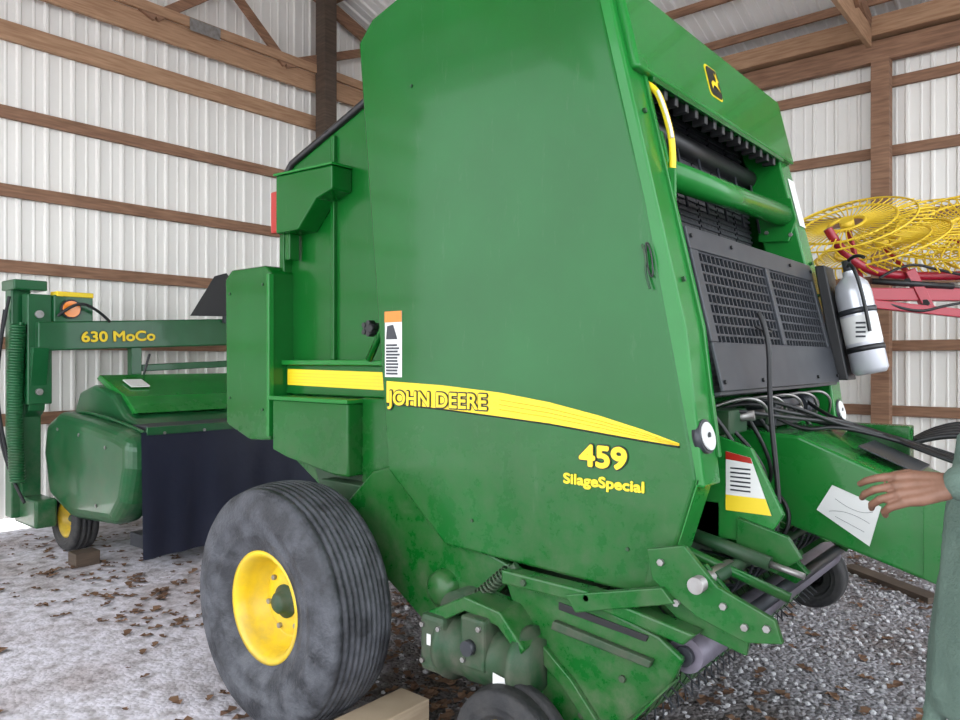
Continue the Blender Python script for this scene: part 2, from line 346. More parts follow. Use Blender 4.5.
cyl('gate_cylinder',(.06,-.75,1.50),(.26,-.75,1.80),.016,GREEN,B)
cyl('gate_lock_knob',(.06,-.66,1.64),(.06,-.76,1.64),.028,BLACK,B)
for k in range(5):
    a=k*2*math.pi/5; cyl('gate_lock_lobe_%d'%k,(.06+.026*math.cos(a),-.73,1.64+.026*math.sin(a)),(.06+.026*math.cos(a),-.765,1.64+.026*math.sin(a)),.012,BLACK,B,10)
slab('warning_label',[(.275,Y0-.001,1.43),(.375,Y0-.001,1.43),(.375,Y0-.001,1.70),(.275,Y0-.001,1.70)],(0,-.001,0),WHITE,B)
slab('warning_label_head',[(.275,Y0-.003,1.655),(.375,Y0-.003,1.655),(.375,Y0-.003,1.70),(.275,Y0-.003,1.70)],(0,-.001,0),ORANGE,B)
slab('warning_label_art',[(.283,Y0-.003,1.585),(.35,Y0-.003,1.585),(.325,Y0-.003,1.645),(.29,Y0-.003,1.64)],(0,-.001,0),GRAPH,B)
boxesmesh('warning_label_text',[((.283,Y0-.004,1.44+.013*k),(.367-random.uniform(0,.02),Y0-.003,1.448+.013*k)) for k in range(10)],GRAPH,B)
top=[(.285,1.413),(.60,1.402),(.883,1.382),(1.10,1.355),(1.30,1.318),(1.45,1.283),(1.575,1.248)]
bot=[(1.575,1.238),(1.45,1.248),(1.30,1.262),(1.10,1.281),(.883,1.294),(.60,1.310),(.285,1.322)]
slab('decal_stripe',[(x,Y0-.001,z) for x,z in top+bot],(0,-.0012,0),DECY,B)
for k,f in enumerate((.3,.5,.7)):
    bb=bot[::-1]; pl=[(x,Y0-.0035,z0*(1-f)+z1*f) for (x,z0),(_,z1) in zip(top[2:],bb[2:])]
    tube('stripe_line_%d'%k,pl,.0012,YEL,B,smooth=False,res=0)
tube('stripe_edge',[(x,Y0-.002,z-.001) for x,z in bot],.003,DECK,B,smooth=False,res=0)
FR=(R(90),0,0)
text('make_lettering_outline','JOHN DEERE',.080,(.303,Y0-.0035,1.318),FR,DECK,B,.0006,.0072,1.145,nc=12)
text('make_lettering','JOHN DEERE',.080,(.303,Y0-.0065,1.318),FR,DECY,B,.0006,.0020,1.145)
text('number_outline','459',.095,(1.224,Y0-.0025,1.153),FR,DECK,B,.0006,.0080,1.24,nc=12)
text('number','459',.095,(1.224,Y0-.0055,1.153),FR,DECY,B,.0006,.0042,1.24)
text('series_lettering','SilageSpecial',.047,(1.158,Y0-.003,1.086),FR,DECY,B,.0006,.0020,1.30)
bolts('shield_bolts',[(.43,Y0,2.6),(1.40,Y0,.90),(.75,Y0,.9)],.007,-.005,(0,1,0),GREEND,B)
tube('shield_latch',[(1.455,Y0-.01,1.86),(1.475,Y0-.018,1.82),(1.465,Y0-.012,1.77),(1.485,Y0-.016,1.72)],.0035,GREEND,B)
tube('shield_latch_loop',[(1.465,Y0-.008,1.88),(1.49,Y0-.012,1.83),(1.495,Y0-.012,1.74),(1.470,Y0-.008,1.79)],.0028,BLACK,B,cyclic=True)
slab('shield_flange',[(1.63,Y0+.005,1.143),(1.51,Y0+.005,.76),(1.53,Y0+.09,.80),(1.645,Y0+.09,1.16)],(.004,0,0),GREEN_LIT,B)

def FX(z,off=0): return 1.64-.24*(z-1.4)+off
YF=.62
for nm,a,b2 in (('front_frame_side',-.845,-.72),('front_frame_side_far',YF,.77)):
    slab(nm,[(FX(2.78,.0),a,2.78),(FX(1.6,.0),a,1.6),(FX(1.12,-.055),a,1.12),(FX(1.12,-.18),a,1.12),(FX(2.78,-.16),a,2.78)],(0,b2-a,0),GREEN_LIT,B,.008)
slab('front_frame_flange',[(FX(2.5,.010),-.735,2.5),(FX(1.6,.010),-.735,1.6),(FX(1.2,-.035),-.735,1.2),(FX(1.2,-.16),-.735,1.2),(FX(2.5,-.16),-.735,2.5)],(0,.02,0),GREEN_LIT,B,.003)
prism('front_hood',[(1.06,2.86),(1.22,2.83),(1.29,2.80),(FX(2.75,.03),2.75),(FX(2.44,.03),2.44),(FX(2.44,-.06),2.44),(1.04,2.76)],-.81,.755,GREEN_LIT,B,.012,3)
boxesmesh('hood_hooks',[((FX(2.41,-.05),-.68+.085*k,2.395),(FX(2.41,.005),-.655+.085*k,2.44)) for k in range(15)],BLACK,B,.004)
boxesmesh('hood_lip',[((FX(2.44,.0),-.70,2.425),(FX(2.44,.024),.61,2.445))],GREEN,B,.002)
cyl('hood_roller',(FX(2.40,-.16),-.7,2.37),(FX(2.40,-.16),YF,2.37),.045,BLACK,B)
n=Vector((1,0,.24)).normalized()
def onfront(y,z,off=.031): return Vector((FX(z,off),y,z))
def badge(name,w,h,off,mat):
    up=Vector((-.24,0,1)).normalized(); c=onfront(-.14,2.585,off)
    pts=[]
    for sx,sy in ((1,1),(-1,1),(-1,-1),(1,-1)):
        for k in range(5):
            a=math.atan2(sy,sx) + (k-2)*R(20)
            pts.append(c+Vector((0,1,0))*(sx*(w-.02)+.02*math.cos(a)) + up*(sy*(h-.02)+.02*math.sin(a)))
    slab(name,pts,n*.002,mat,B)
badge('badge_rim',.062,.068,.030,DECY); badge('badge_field',.055,.061,.033,DECK)
def bp_(a,b): 
    up=Vector((-.24,0,1)).normalized(); return onfront(-.14,2.585,.037)+Vector((0,a,0))+up*b
slab('badge_deer',[bp_(*q) for q in ((-.042,-.012),(-.02,.004),(.01,.002),(.018,.022),(.008,.042),(.02,.034),(.03,.05),(.03,.026),(.045,.014),(.03,.010),(.022,-.01),(.04,-.03),(.01,-.016),(-.02,-.016),(-.038,-.036))],n*.001,DECY,B)
for k in range(6):
    ya=-.60+.2*k
    slab('belt_%d'%k,[(1.21,ya,2.50),(1.37,ya,1.35),(1.37,ya+.188,1.35),(1.21,ya+.188,2.50)],(-.012,0,0),BELT,B)
vs=[];fs=[]
for k in range(6):
    ya=-.60+.2*k
    for j in range(46):
        z=1.36+.0247*j; x=1.21+.16*(2.50-z)/1.15
        slabgeo([(x,ya,z),(x,ya+.188,z),(x-.0012,ya+.188,z+.010),(x-.0012,ya,z+.010)],(.008,0,0),vs,fs)
mesh('belt_lugs',vs,fs,GRAPH,B)
for k in range(7): cyl('belt_divider_%d'%k,(1.25,-.606+.2*k,2.42),(1.31,-.606+.2*k,2.10),.006,GRAPH,B,8)
cyl('cross_tube',(1.41,-.74,2.135),(1.41,YF+.01,2.175),.050,GREEN_LIT,B,32)
for k,yy in enumerate((-.715,YF-.02)):
    slab('tube_plate_%d'%k,[(1.30,yy,2.06),(1.44,yy,2.05),(1.475,yy,2.15),(1.45,yy,2.25),(1.30,yy,2.28)],(0,.018,0),GREEN_LIT,B,.004)
bolts('plate_bolts',[(1.34,YF-.02,2.1),(1.34,YF-.02,2.23),(1.45,YF-.02,2.08)],.010,-.008,(0,1,0),STEEL,B)
tube('indicator_arm',[(1.36,-.70,2.44),(1.42,-.70,2.41),(1.46,-.70,2.30),(1.485,-.70,2.19),(1.48,-.70,2.10)],.011,DECY,B)
tube('indicator_arm_scale',[(1.435,-.713,2.385),(1.475,-.713,2.29),(1.487,-.713,2.22)],.005,WHITE,B)
slab('indicator_bracket',[(1.40,-.72,2.14),(1.50,-.72,2.12),(1.50,-.72,2.0),(1.44,-.72,1.97)],(0,.012,0),GREEN_LIT,B,.003)
slab('frame_sticker',[onfront(.675,2.13,.002),onfront(.76,2.13,.002),onfront(.76,2.36,.002),onfront(.675,2.36,.002)],n*.002,WHITE,B)
bolts('frame_bolts',[onfront(.70,z,.0) for z in (1.65,1.8,1.95)]+[onfront(-.79,z,.0) for z in (1.75,2.3)],.009,.010,tuple(n),GREEND,B)
def fp(y,z,off): return Vector((FX(z,off),y,z))
def fslab(y0,y1,z0,z1,off,t,vs,fs): slabgeo([fp(y0,z0,off),fp(y1,z0,off),fp(y1,z1,off),fp(y0,z1,off)],n*t,vs,fs)
vs=[];fs=[]
YG=.615
fslab(-.71,YG,1.855,1.93,.005,.012,vs,fs); fslab(-.71,YG,1.40,1.555,.005,.012,vs,fs)
fslab(-.71,-.655,1.555,1.855,.005,.012,vs,fs); fslab(.575,YG,1.555,1.855,.005,.012,vs,fs); fslab(-.03,.01,1.555,1.855,.005,.014,vs,fs)
mesh('guard_frame',vs,fs,GRAPH,B,bevel=.003)
vs=[];fs=[]
yy=-.655
while yy<.575: fslab(yy,yy+.007,1.555,1.855,-.004,.014,vs,fs); yy+=.036
zz=1.575
while zz<1.855: fslab(-.655,.575,zz,zz+.007,-.004,.014,vs,fs); zz+=.034
mesh('guard_mesh',vs,fs,GRAPH,B)
vs=[];fs=[]; slabgeo([fp(-.71,1.40,.005),fp(YG,1.40,.005),fp(YG,1.385,-.1),fp(-.71,1.385,-.1)],(0,0,-.01),vs,fs); mesh('guard_bottom_lip',vs,fs,GRAPH,B)
bolts('guard_bolts',[fp(y,z,.017) for y in (-.69,-.35,0.3,.59) for z in (1.43,1.90)],.008,.008,tuple(n),BLACK,B)
tube('guard_handle',[fp(-.30,1.62,.02),fp(-.29,1.60,.05),fp(-.22,1.60,.05),fp(-.2,1.62,.02)],.006,BLACK,B)
for k,yy in enumerate((-.80,.70)):
    x=FX(1.27,-.055); cyl('work_lamp_body_%d'%k,(x,yy,1.265),(x+.025,yy,1.27),.052,GRAPH,B,32); cyl('work_lamp_lens_%d'%k,(x+.025,yy,1.27),(x+.031,yy,1.2715),.043,WHITE,B,32); cyl('work_lamp_ring_%d'%k,(x+.031,yy,1.2715),(x+.032,yy,1.2715),.012,GRAPH,B,16)
box('front_crossmember',(1.36,-.80,1.06),(1.54,.74,1.24),GREEN,B,.01)
box('front_crossmember_low',(1.20,-.80,.80),(1.42,.74,.95),GREEND,B,.01)
slab('tongue_gusset',[(1.50,-.60,1.28),(1.70,-.60,1.22),(1.80,-.60,1.02),(1.74,-.60,.92),(1.45,-.60,.92)],(0,.022,0),GREEN_LIT,B,.004)
slab('gusset_label',[(1.620,-.602,1.015),(1.765,-.602,1.015),(1.70,-.602,1.19),(1.620,-.602,1.205)],(0,-.002,0),WHITE,B)
slab('gusset_label_y',[(1.620,-.6045,1.015),(1.765,-.6045,1.015),(1.747,-.6045,1.065),(1.620,-.6045,1.065)],(0,-.001,0),DECY,B)
slab('gusset_label_r',[(1.620,-.6045,1.18),(1.706,-.6045,1.172),(1.70,-.6045,1.19),(1.620,-.6045,1.205)],(0,-.001,0),REDL,B)
boxesmesh('gusset_label_t',[((1.635,-.6055,1.08+.014*k),(1.70,-.6045,1.085+.014*k)) for k in range(6)],GRAPH,B)
box('gusset_tie',(1.48,-.60,.92),(1.60,-.2,1.04),GREEN,B)
prism('tongue',[(1.45,1.25),(1.74,1.235),(2.16,1.065),(2.9,.76),(3.5,.60),(3.5,.44),(2.9,.52),(2.16,.79),(1.66,.93),(1.45,.95)],-.25,.22,GREEN_LIT,B,.012,3)
slab('tongue_label',[(1.80,-.252,.985),(1.965,-.252,.885),(2.0,-.252,1.02),(1.85,-.252,1.075)],(0,-.002,0),WHITE,B)
tube('tongue_label_art',[[(1.84,-.255,.985),(1.90,-.255,1.0),(1.965,-.255,.96)],[(1.86,-.255,1.03),(1.93,-.255,.98),(1.975,-.255,1.0)],[(1.86,-.255,.97),(1.95,-.255,.93)]],.0006,GRAPH,B,res=0)
box('tongue_bracket',(1.78,.22,.9),(2.0,.30,1.25),GREEN,B)
slab('tongue_top_plate',[(1.90,-.12,1.195),(2.08,-.12,1.12),(2.08,.12,1.12),(1.90,.12,1.195)],(0,0,.006),GRAPH,B,.002)
slab('tongue_seam',[(2.12,-.256,1.085),(2.20,-.256,1.05),(2.20,-.256,.78),(2.12,-.256,.81)],(0,.01,0),GREEN_LIT,B,.002)
cyl('jack_tube',(2.95,-.34,.0),(2.95,-.34,.85),.045,GREEN_LIT,B); box('jack_foot',(2.85,-.44,0),(3.05,-.24,.02),BLACK,B); box('jack_mount',(2.90,-.32,.55),(3.0,-.2,.7),GREEN,B)
box('hitch',(3.45,-.07,.44),(3.75,.05,.52),STEEL,B)
random.seed(11); H=[]
for k in range(8):
    y0=-.50+.12*k; z0=1.35-random.uniform(0,.10)
    H.append([(1.46,y0,1.30),(1.56,y0+.02,z0+.03),(1.66+random.uniform(0,.08),y0*.6,z0-.03+random.uniform(-.03,.03)),(1.80,random.uniform(.0,.25),1.26),(2.05,random.uniform(.06,.26),1.18),(2.4,random.uniform(.0,.2),1.07),(2.9,.1,.85)])
tube('hydraulic_hoses',H,.0075,BLACK,B)
H=[]
for k in range(9):
    y0=-.6+.13*k; H.append([(1.58,y0,1.26+random.uniform(0,.06)),(1.66+random.uniform(0,.05),y0+.05,1.14),(1.60+random.uniform(0,.07),y0+.12,1.0),(1.5,y0+.1,.9)])
tube('hydraulic_hoses_low',H,.0075,BLACK,B)
H=[[(1.95,.26+.03*k,1.16),(2.10,.30+.05*k,1.24+.012*k),(2.35,.32+.04*k,1.18),(2.7,.3,1.0)] for k in range(5)]
tube('hydraulic_hoses_coupler',H,.011,BLACK,B)
H=[[(1.50,-.45+.2*k,1.33),(1.60,-.40+.2*k,1.38),(1.66,-.30+.2*k,1.34),(1.62,-.22+.2*k,1.27)] for k in range(5)]
tube('steel_lines',H,.006,STEEL,B)
H=[[(1.52,-.5+.12*k,1.0),(1.62,-.48+.12*k,1.06),(1.72,-.50+.12*k,.98),(1.70,-.52+.12*k,.86),(1.55,-.5+.12*k,.80)] for k in range(6)]
tube('return_hoses',H,.008,BLACK,B)
for k in range(4): cyl('hose_fitting_%d'%k,(1.56+.02*k,-.42+.17*k,1.30),(1.64,-.40+.17*k,1.31),.017,STEEL,B,12)
cyl('hydraulic_valve',(1.58,.25,1.31),(1.58,.42,1.31),.045,GRAPH,B); box('valve_block',(1.50,-.12,1.25),(1.62,.16,1.35),GRAPH,B)
box('valve_block_2',(1.50,-.52,1.25),(1.60,-.36,1.33),GREEND,B)
tube('lift_rod',[(1.66,-.42,1.66),(1.70,-.43,1.60),(1.70,-.43,1.35),(1.73,-.44,1.10),(1.74,-.46,1.03)],.009,BLACK,B)
low=[(-.10,.80),(.15,1.02),(.32,1.07),(.63,.82),(.93,.74),(.78,.55),(.67,.455),(.48,.434),(.25,.57),(.06,.74)]
prism('lower_side_plate',low,-.81,-.77,GREEN,B,.008); prism('lower_side_plate_far',low,.70,.74,GREEN,B,.008)
lathe('roller_boss',[(0,.055),(.045,.052),(.066,.035),(.076,0)],(.575,-.81,.605),(0,-1,0),GREEN,B)
WX=-.055
cyl('axle',(WX,-1.0,.5),(WX,1.0,.5),.05,GREEND,B); prism('axle_leg',[(-.18,.42),(-.22,.95),(.22,.95),(.07,.42)],-.80,-.66,GREEND,B); prism('axle_leg_far',[(-.18,.42),(-.22,.95),(.22,.95),(.07,.42)],.62,.76,GREEND,B)
prism('belly_pan',[(-.3,.95),(-.2,.72),(.3,.50),(.9,.50),(1.3,.7),(1.3,.98)],-.62,.62,GREEND,B)
cyl('starter_roll',(.72,-.9,.55),(.72,.8,.55),.09,GREEND,B)
lathe('cam_housing',[(0,0),(.125,0),(.13,.012),(.13,.03),(.108,.04),(.105,.12),(.112,.13),(.112,.22),(.105,.235),(.107,.32),(.125,.335),(.125,.36),(.09,.37),(.085,.39),(0,.39)],(.72,-.92,.465),(1,0,.02),GREEND,B,40)
box('cam_bracket',(.64,-1.02,.37),(.76,-.80,.58),GREEND,B,.02); box('cam_bracket_2',(.85,-1.035,.44),(.96,-.80,.62),GREEND,B,.012)
prism('cam_guard',[(.66,.58),(.84,.67),(1.00,.65),(1.10,.55),(1.08,.52),(.99,.6),(.84,.62),(.70,.54)],-1.0,-.86,GREEN,B,.006)
cyl('cam_boss',(.90,-1.035,.52),(.90,-1.06,.52),.026,GRAPH,B,20)
bolts('cam_bolts',[(.66,-1.02,.41),(.74,-1.02,.41),(.66,-1.02,.54),(.74,-1.02,.54),(.87,-1.035,.47),(.94,-1.035,.59)],.010,-.011,(0,1,0),STEEL,B)
slab('cam_sticker',[(1.00,-1.035,.42),(1.05,-1.03,.41),(1.05,-1.03,.45),(1.00,-1.035,.46)],(0,-.002,0),WHITE,B)
slab('cam_sticker_2',[(.68,-1.021,.47),(.70,-1.021,.47),(.70,-1.021,.51),(.68,-1.021,.51)],(0,-.001,0),WHITE,B)
cyl('spring_rod',(.80,-.9,.62),(.98,-.88,.78),.014,GREEND,B,12)
hx=[]
for i in range(120):
    a=i*.55; t=i/119; c=Vector((.82,-.9,.64)).lerp(Vector((.95,-.88,.76)),t); hx.append(c+Vector((math.cos(a)*.016,math.sin(a)*.022,-math.cos(a)*.016)))
tube('lift_spring',hx,.0045,GREEND,B)
pend=[(.92,.74),(1.25,.72),(1.52,.66),(1.60,.61),(1.56,.52),(1.44,.38),(1.28,.24),(1.05,.22),(.98,.34),(1.02,.5)]
prism('pickup_end_plate',pend,-.88,-.855,GREEN,B,.008); prism('pickup_end_plate_far',pend,.80,.825,GREEN,B,.008)
slab('pickup_plate_edge',[(1.02,-.93,.25),(1.30,-.93,.26),(1.46,-.93,.40),(1.58,-.93,.54),(1.58,-.86,.54),(1.46,-.86,.40),(1.30,-.86,.26),(1.02,-.86,.25)],(0,0,.008),GREEN,B)
prism('pickup_arm_top',[(.95,.72),(1.30,.72),(1.62,.67),(1.66,.71),(1.30,.765),(.95,.77)],-.93,-.86,GREEN,B,.008)
prism('pickup_slot_rail',[(1.14,.60),(1.50,.565),(1.51,.59),(1.15,.63)],-.905,-.88,GREEND,B,.004)
prism('pickup_dark_slot',[(1.16,.665),(1.48,.635),(1.49,.655),(1.16,.69)],-.885,-.88,BLACK,B,.001)
prism('pickup_brace',[(.99,.62),(1.22,.45),(1.36,.30),(1.32,.28),(1.18,.42),(.97,.57)],-.90,-.88,GREEN,B,.004)
bolts('pickup_bolts',[(1.10,-.88,.40),(1.25,-.88,.34),(1.40,-.88,.50),(1.05,-.93,.745),(1.3,-.93,.745)],.012,-.010,(0,1,0),GREEND,B)
cyl('pickup_core',(1.25,-.80,.48),(1.25,.80,.48),.17,GRAPH,B)
vs=[];fs=[]
for k in range(26):
    y0=-.77+.061*k
    ring=[(1.25+.215*math.cos(R(a)),.48+.215*math.sin(R(a))) for a in range(-100,141,20)]
    for a,b2 in zip(ring[:-1],ring[1:]):
        slabgeo([(a[0],y0,a[1]),(b2[0],y0,b2[1]),(b2[0],y0+.04,b2[1]),(a[0],y0+.04,a[1])],(0.004,0,.004),vs,fs)
mesh('pickup_strippers',vs,fs,GREEN,B)
T=[]
for k in range(26):
    y0=-.75+.061*k
    for a in (-60,-10,40,90): T.append([(1.25+.2*math.cos(R(a)),y0,.48+.2*math.sin(R(a))),(1.25+.28*math.cos(R(a-8)),y0,.48+.28*math.sin(R(a-8)))])
tube('pickup_tines',T,.0032,GRAPH,B,smooth=False,res=1)
cyl('wind_guard_roller',(1.58,-.82,.60),(1.58,.72,.60),.055,ROLL,B,32); cyl('wind_guard_roller_cap',(1.58,-.84,.60),(1.58,-.82,.60),.03,GRAPH,B,32)
cyl('front_tube',(1.72,-.78,.72),(1.72,.72,.72),.022,GRAPH,B)
prism('windguard_plate_1',[(1.50,.93),(1.62,.96),(1.72,.86),(1.88,.80),(1.90,.74),(1.80,.72),(1.66,.76),(1.52,.84)],-.92,-.90,GREEN,B,.004)
prism('windguard_plate_2',[(1.48,.88),(1.66,.90),(1.80,.76),(1.78,.66),(1.60,.70),(1.46,.80)],-.86,-.84,GREEN,B,.004)
prism('windguard_arm',[(1.22,.74),(1.56,.83),(1.60,.79),(1.26,.69)],-.94,-.91,GREEN,B,.004)
cyl('windguard_pivot',(1.67,-.955,.86),(1.67,-.70,.86),.024,STEEL,B,20)
bolts('windguard_bolts',[(1.80,-.92,.765),(1.86,-.92,.775),(1.74,-.92,.81),(1.55,-.92,.90),(1.60,-.92,.79)],.011,-.012,(0,1,0),STEEL,B)
cyl('windguard_link',(1.40,-.82,.97),(1.85,-.70,.80),.016,GREEN,B,12)
tube('wind_guard_rods',[[(1.68,-.6+.09*k,.86),(1.66,-.6+.09*k,.74),(1.5,-.6+.09*k,.70),(1.2,-.6+.09*k,.74)] for k in range(14)],.005,GRAPH,B)
cyl('windguard_bar',(1.68,-.85,.86),(1.68,.72,.86),.020,GREEND,B)
prism('side_link_plate',[(1.66,1.0),(1.82,.96),(1.86,.90),(1.78,.84),(1.66,.90)],-.62,-.60,GREEN,B,.004)
prism('side_link_plate_2',[(1.50,.95),(1.70,.94),(1.84,.82),(1.80,.78),(1.62,.84),(1.50,.86)],-.48,-.45,GREEN,B,.004)
prism('side_link_plate_3',[(1.50,.95),(1.70,.94),(1.80,.82),(1.76,.72),(1.62,.80),(1.50,.86)],.30,.33,GREEN,B,.004)
cyl('hyd_ram',(1.45,-.66,.95),(1.78,-.66,.88),.022,GREEND,B); cyl('hyd_ram_rod',(1.78,-.66,.88),(1.88,-.66,.86),.010,STEEL,B)

def wheel(prefix,c,Ro,W,Rr,parent,side=-1,rim=YEL,grooves=4,mat=RUB,gd=.018,gw=.014):
    h=W/2; p=[(Rr-.015,-h*.62),(Rr,-h*.72),(Rr+.012,-h*.76),(Rr+.02,-h*.74)]
    sw=Ro-Rr
    p+=[(Rr+sw*.25,-h*.90),(Rr+sw*.30,-h*.93),(Rr+sw*.32,-h*.915),(Rr+sw*.5,-h*1.0),(Rr+sw*.53,-h*1.015),(Rr+sw*.56,-h*1.0),(Rr+sw*.68,-h*.985),(Rr+sw*.80,-h*.93),(Rr+sw*.88,-h*.86),(Rr+sw*.925,-h*.79)]
    tw=h*.76; n_=grooves; pts=[]
    step=2*tw/(n_+1); y=-tw
    for i in range(n_+1):
        f=lambda q: Ro-(abs(q)/tw)**2.2*sw*.07
        a,b2=y+gw*.2,y+step-gw*.8
        pts+=[(f(a),a),(f(b2),b2)]
        if i<n_: pts+=[(f(b2)-gd,b2+gw*.2),(f(b2)-gd,b2+gw*.75)]
        y+=step
    p+=pts
    p+=[(r,-t) for r,t in reversed(p[:14])]
    lathe(prefix+'_tyre',p,c,(0,1,0),mat,parent,96)
    s=side*1.0; o=Vector(c)
    rp=[(Rr+.012,h*.70),(Rr+.014,h*.76),(Rr-.004,h*.76),(Rr-.016,h*.66),(Rr-.03,h*.50),(Rr-.035,h*.1),(Rr-.06,h*.02),(Rr*.72,-.0),(Rr*.62,h*.10),(Rr*.42,h*.12),(Rr*.40,h*.12),(0.0,h*.12)]
    lathe(prefix+'_rim',rp,c,(0,s,0),rim,parent,64)
    lathe(prefix+'_rim_back',[(Rr+.012,-h*.7),(Rr-.01,-h*.6),(Rr-.035,h*.1)],c,(0,s,0),rim,parent,64)
    lathe(prefix+'_hub',[(Rr*.32,h*.12),(Rr*.32,h*.17),(Rr*.22,h*.20),(Rr*.20,h*.36),(Rr*.15,h*.42),(0,h*.43)],c,(0,s,0),GREEND if rim==YEL else rim,parent,32)
    bolts(prefix+'_lugs',[o+Vector((math.cos(a)*Rr*.53,s*h*.11,math.sin(a)*Rr*.53)) for a in [k*math.pi/3+.2 for k in range(6)]],Rr*.055,.015*s,(0,1,0),STEEL,parent)
    cyl(prefix+'_valve',o+Vector((Rr*.80,s*h*.1,0)),o+Vector((Rr*.84,s*h*.55,.02)),.006,BLACK,parent,8)
wheel('right_wheel',(WX,-1.085,.495),.495,.34,.215,B,-1,YEL,9,RUB,.012,.010)
wheel('left_wheel',(WX,1.085,.495),.495,.34,.215,B,1,YEL,9,RUB,.012,.010)
wheel('right_gauge_wheel',(1.08,-1.03,.225),.215,.14,.10,B,-1,YEL,1,RUBD)
wheel('left_gauge_wheel',(1.43,1.00,.42),.165,.12,.08,B,1,BLACK,1,RUBD)
box('gauge_arm',(1.05,-.95,.2),(1.11,-.90,.42),GREEN,B); prism('gauge_arm_far',[(1.2,.55),(1.2,.48),(1.43,.38),(1.46,.45)],.86,.93,GREEN,B)

# fire extinguisher
E=empty('fire_extinguisher')
p0=Vector((1.765,.70,1.44)); p1=Vector((1.670,.70,1.905)); d=(p1-p0)
lathe('cylinder',[(0,0),(.062,.0),(.076,.02),(.076,.37),(.068,.41),(.040,.44),(.026,.45),(.026,.47)],p0,d,SILV,E,32)
lathe('strap_1',[(.078,.10),(.080,.10),(.080,.125),(.078,.125)],p0,d,BLACK,E,32); lathe('strap_2',[(.078,.27),(.080,.27),(.080,.295),(.078,.295)],p0,d,GRAPH,E,32)
lathe('label',[(.0772,.14),(.0772,.26)],p0,d,WHITE,E,32)
boxesmesh('label_print',[((p0.x-.045,.620,1.60+.02*k),(p0.x-.005,.6225,1.608+.02*k)) for k in range(4)],GRAPH,E)
cyl('valve',p0+d*.98,p0+d*1.10,.02,GRAPH,E,16)
tube('handle',[p0+d*1.08,p0+d*1.12+Vector((.05,-.04,.02)),p0+d*1.10+Vector((.09,-.07,0))],.008,BLACK,E)
tube('hose',[p0+d*1.03,p0+d*1.05+Vector((.03,-.08,.02)),p0+d*.8+Vector((.06,-.09,0)),p0+d*.4+Vector((.05,-.08,0))],.008,BLACK,E)
slab('bracket',[Vector((1.635,.625,1.41)),Vector((1.69,.625,1.41)),Vector((1.59,.625,1.93)),Vector((1.545,.625,1.93))],(0,.14,0),BLACK,E,.006)

# ================================================================= MOWER CONDITIONER
W=empty('mower_conditioner')
prof=[(-2.52,.98),(-2.86,1.03),(-3.05,1.10),(-3.25,1.24),(-3.60,1.30),(-3.85,1.24),(-3.98,1.05),(-4.02,.75),(-3.95,.42),(-3.2,.42),(-2.62,.42),(-2.54,.6)]
prism('header_hood',prof,-.42,2.35,MOW,W,.03,3)
cowl=[(-2.50,.96),(-2.70,1.01),(-3.2,1.06),(-3.75,1.09),(-3.98,1.0),(-4.03,.75),(-3.92,.40),(-3.5,.28),(-2.75,.33),(-2.58,.50),(-2.50,.75)]
prism('end_cowl',cowl,-.64,-.40,MOW,W,.09,5)
tube('cowl_bead',[(x,-.50,z+.012) for x,z in ((-2.56,.98),(-2.72,1.01),(-3.2,1.06),(-3.72,1.09),(-3.93,1.01))],.012,MOW,W)
bolts('cowl_bolts',[(-2.85,-.64,.88),(-3.3,-.64,.94),(-3.7,-.64,.96),(-3.0,-.64,.45)],.014,-.008,(0,1,0),STEEL,W)
prism('rear_sheet',[(-2.98,1.10),(-3.15,1.22),(-3.62,1.38),(-3.68,1.35),(-3.3,1.19),(-3.08,1.08)],-.36,2.3,GREEN_LIT,W,.01)
box('crimper_bar',(-3.1,-.35,1.10),(-3.04,2.3,1.14),MOW,W)
box('platform',(-2.86,-.45,1.0),(-2.49,2.3,1.03),TREAD,W)
box('platform_edge',(-2.50,-.52,.98),(-2.475,2.3,1.035),MOW,W,.003)
bolts('curtain_bolts',[(-2.474,-.4+.3*k,.99) for k in range(9)],.012,.006,(1,0,0),STEEL,W)
vs=[];fs=[];nx=80
for i in range(nx+1):
    yy=-.56+2.9*i/nx
    for j in range(7):
        z=1.0-.87*j/6; vs.append((-2.485+.022*math.sin(yy*9)*j/6+.014*math.sin(yy*23+1)*j/6,yy,z))
for i in range(nx):
    for j in range(6): a=i*7+j; fs.append([a,a+1,a+8,a+7])
mesh('curtain',vs,fs,CANV,W,smooth=True)
box('cutterbar',(-3.0,-.4,.12),(-2.65,2.3,.22),GRAPH,W); box('frame_beam',(-3.6,-.3,.45),(-3.4,2.3,.65),MOW,W)
slab('arch_beam',[(-3.98,-.74,1.57),(-3.98,1.6,1.67),(-3.98,1.6,1.93),(-3.98,-.74,1.80)],(.16,0,0),MOW,W,.012)
slab('arch_beam_lower',[(-3.98,.1,1.40),(-3.98,1.6,1.46),(-3.98,1.6,1.52),(-3.98,.1,1.46)],(.12,0,0),MOW,W,.008)
RB=(R(90),R(-2.5),R(90))
text('beam_lettering_outline','630 MoCo',.118,(-3.8175,-.42,1.648),RB,DECK,W,.0008,.009,1.20,axis=1)
text('beam_lettering','630 MoCo',.118,(-3.8135,-.42,1.648),RB,DECY,W,.0008,.004,1.20,axis=1)
box('upright_post',(-4.16,-.86,.25),(-4.02,-.72,2.10),MOW,W,.01); box('upright_post_2',(-3.98,-.80,1.15),(-3.86,-.62,2.02),MOW,W,.01)
box('upright_cap',(-4.18,-.88,2.05),(-3.90,-.64,2.13),MOW,W,.01)
prism('upright_gusset',[(-4.05,1.0),(-4.05,1.6),(-3.8,1.6),(-3.9,1.1)],-.78,-.66,MOW,W)
box('upright_plate',(-4.12,-.80,.40),(-3.98,-.66,1.3),MOW,W,.006)
box('upright_foot',(-4.15,-.80,.20),(-3.7,-.64,.42),MOW,W,.02)
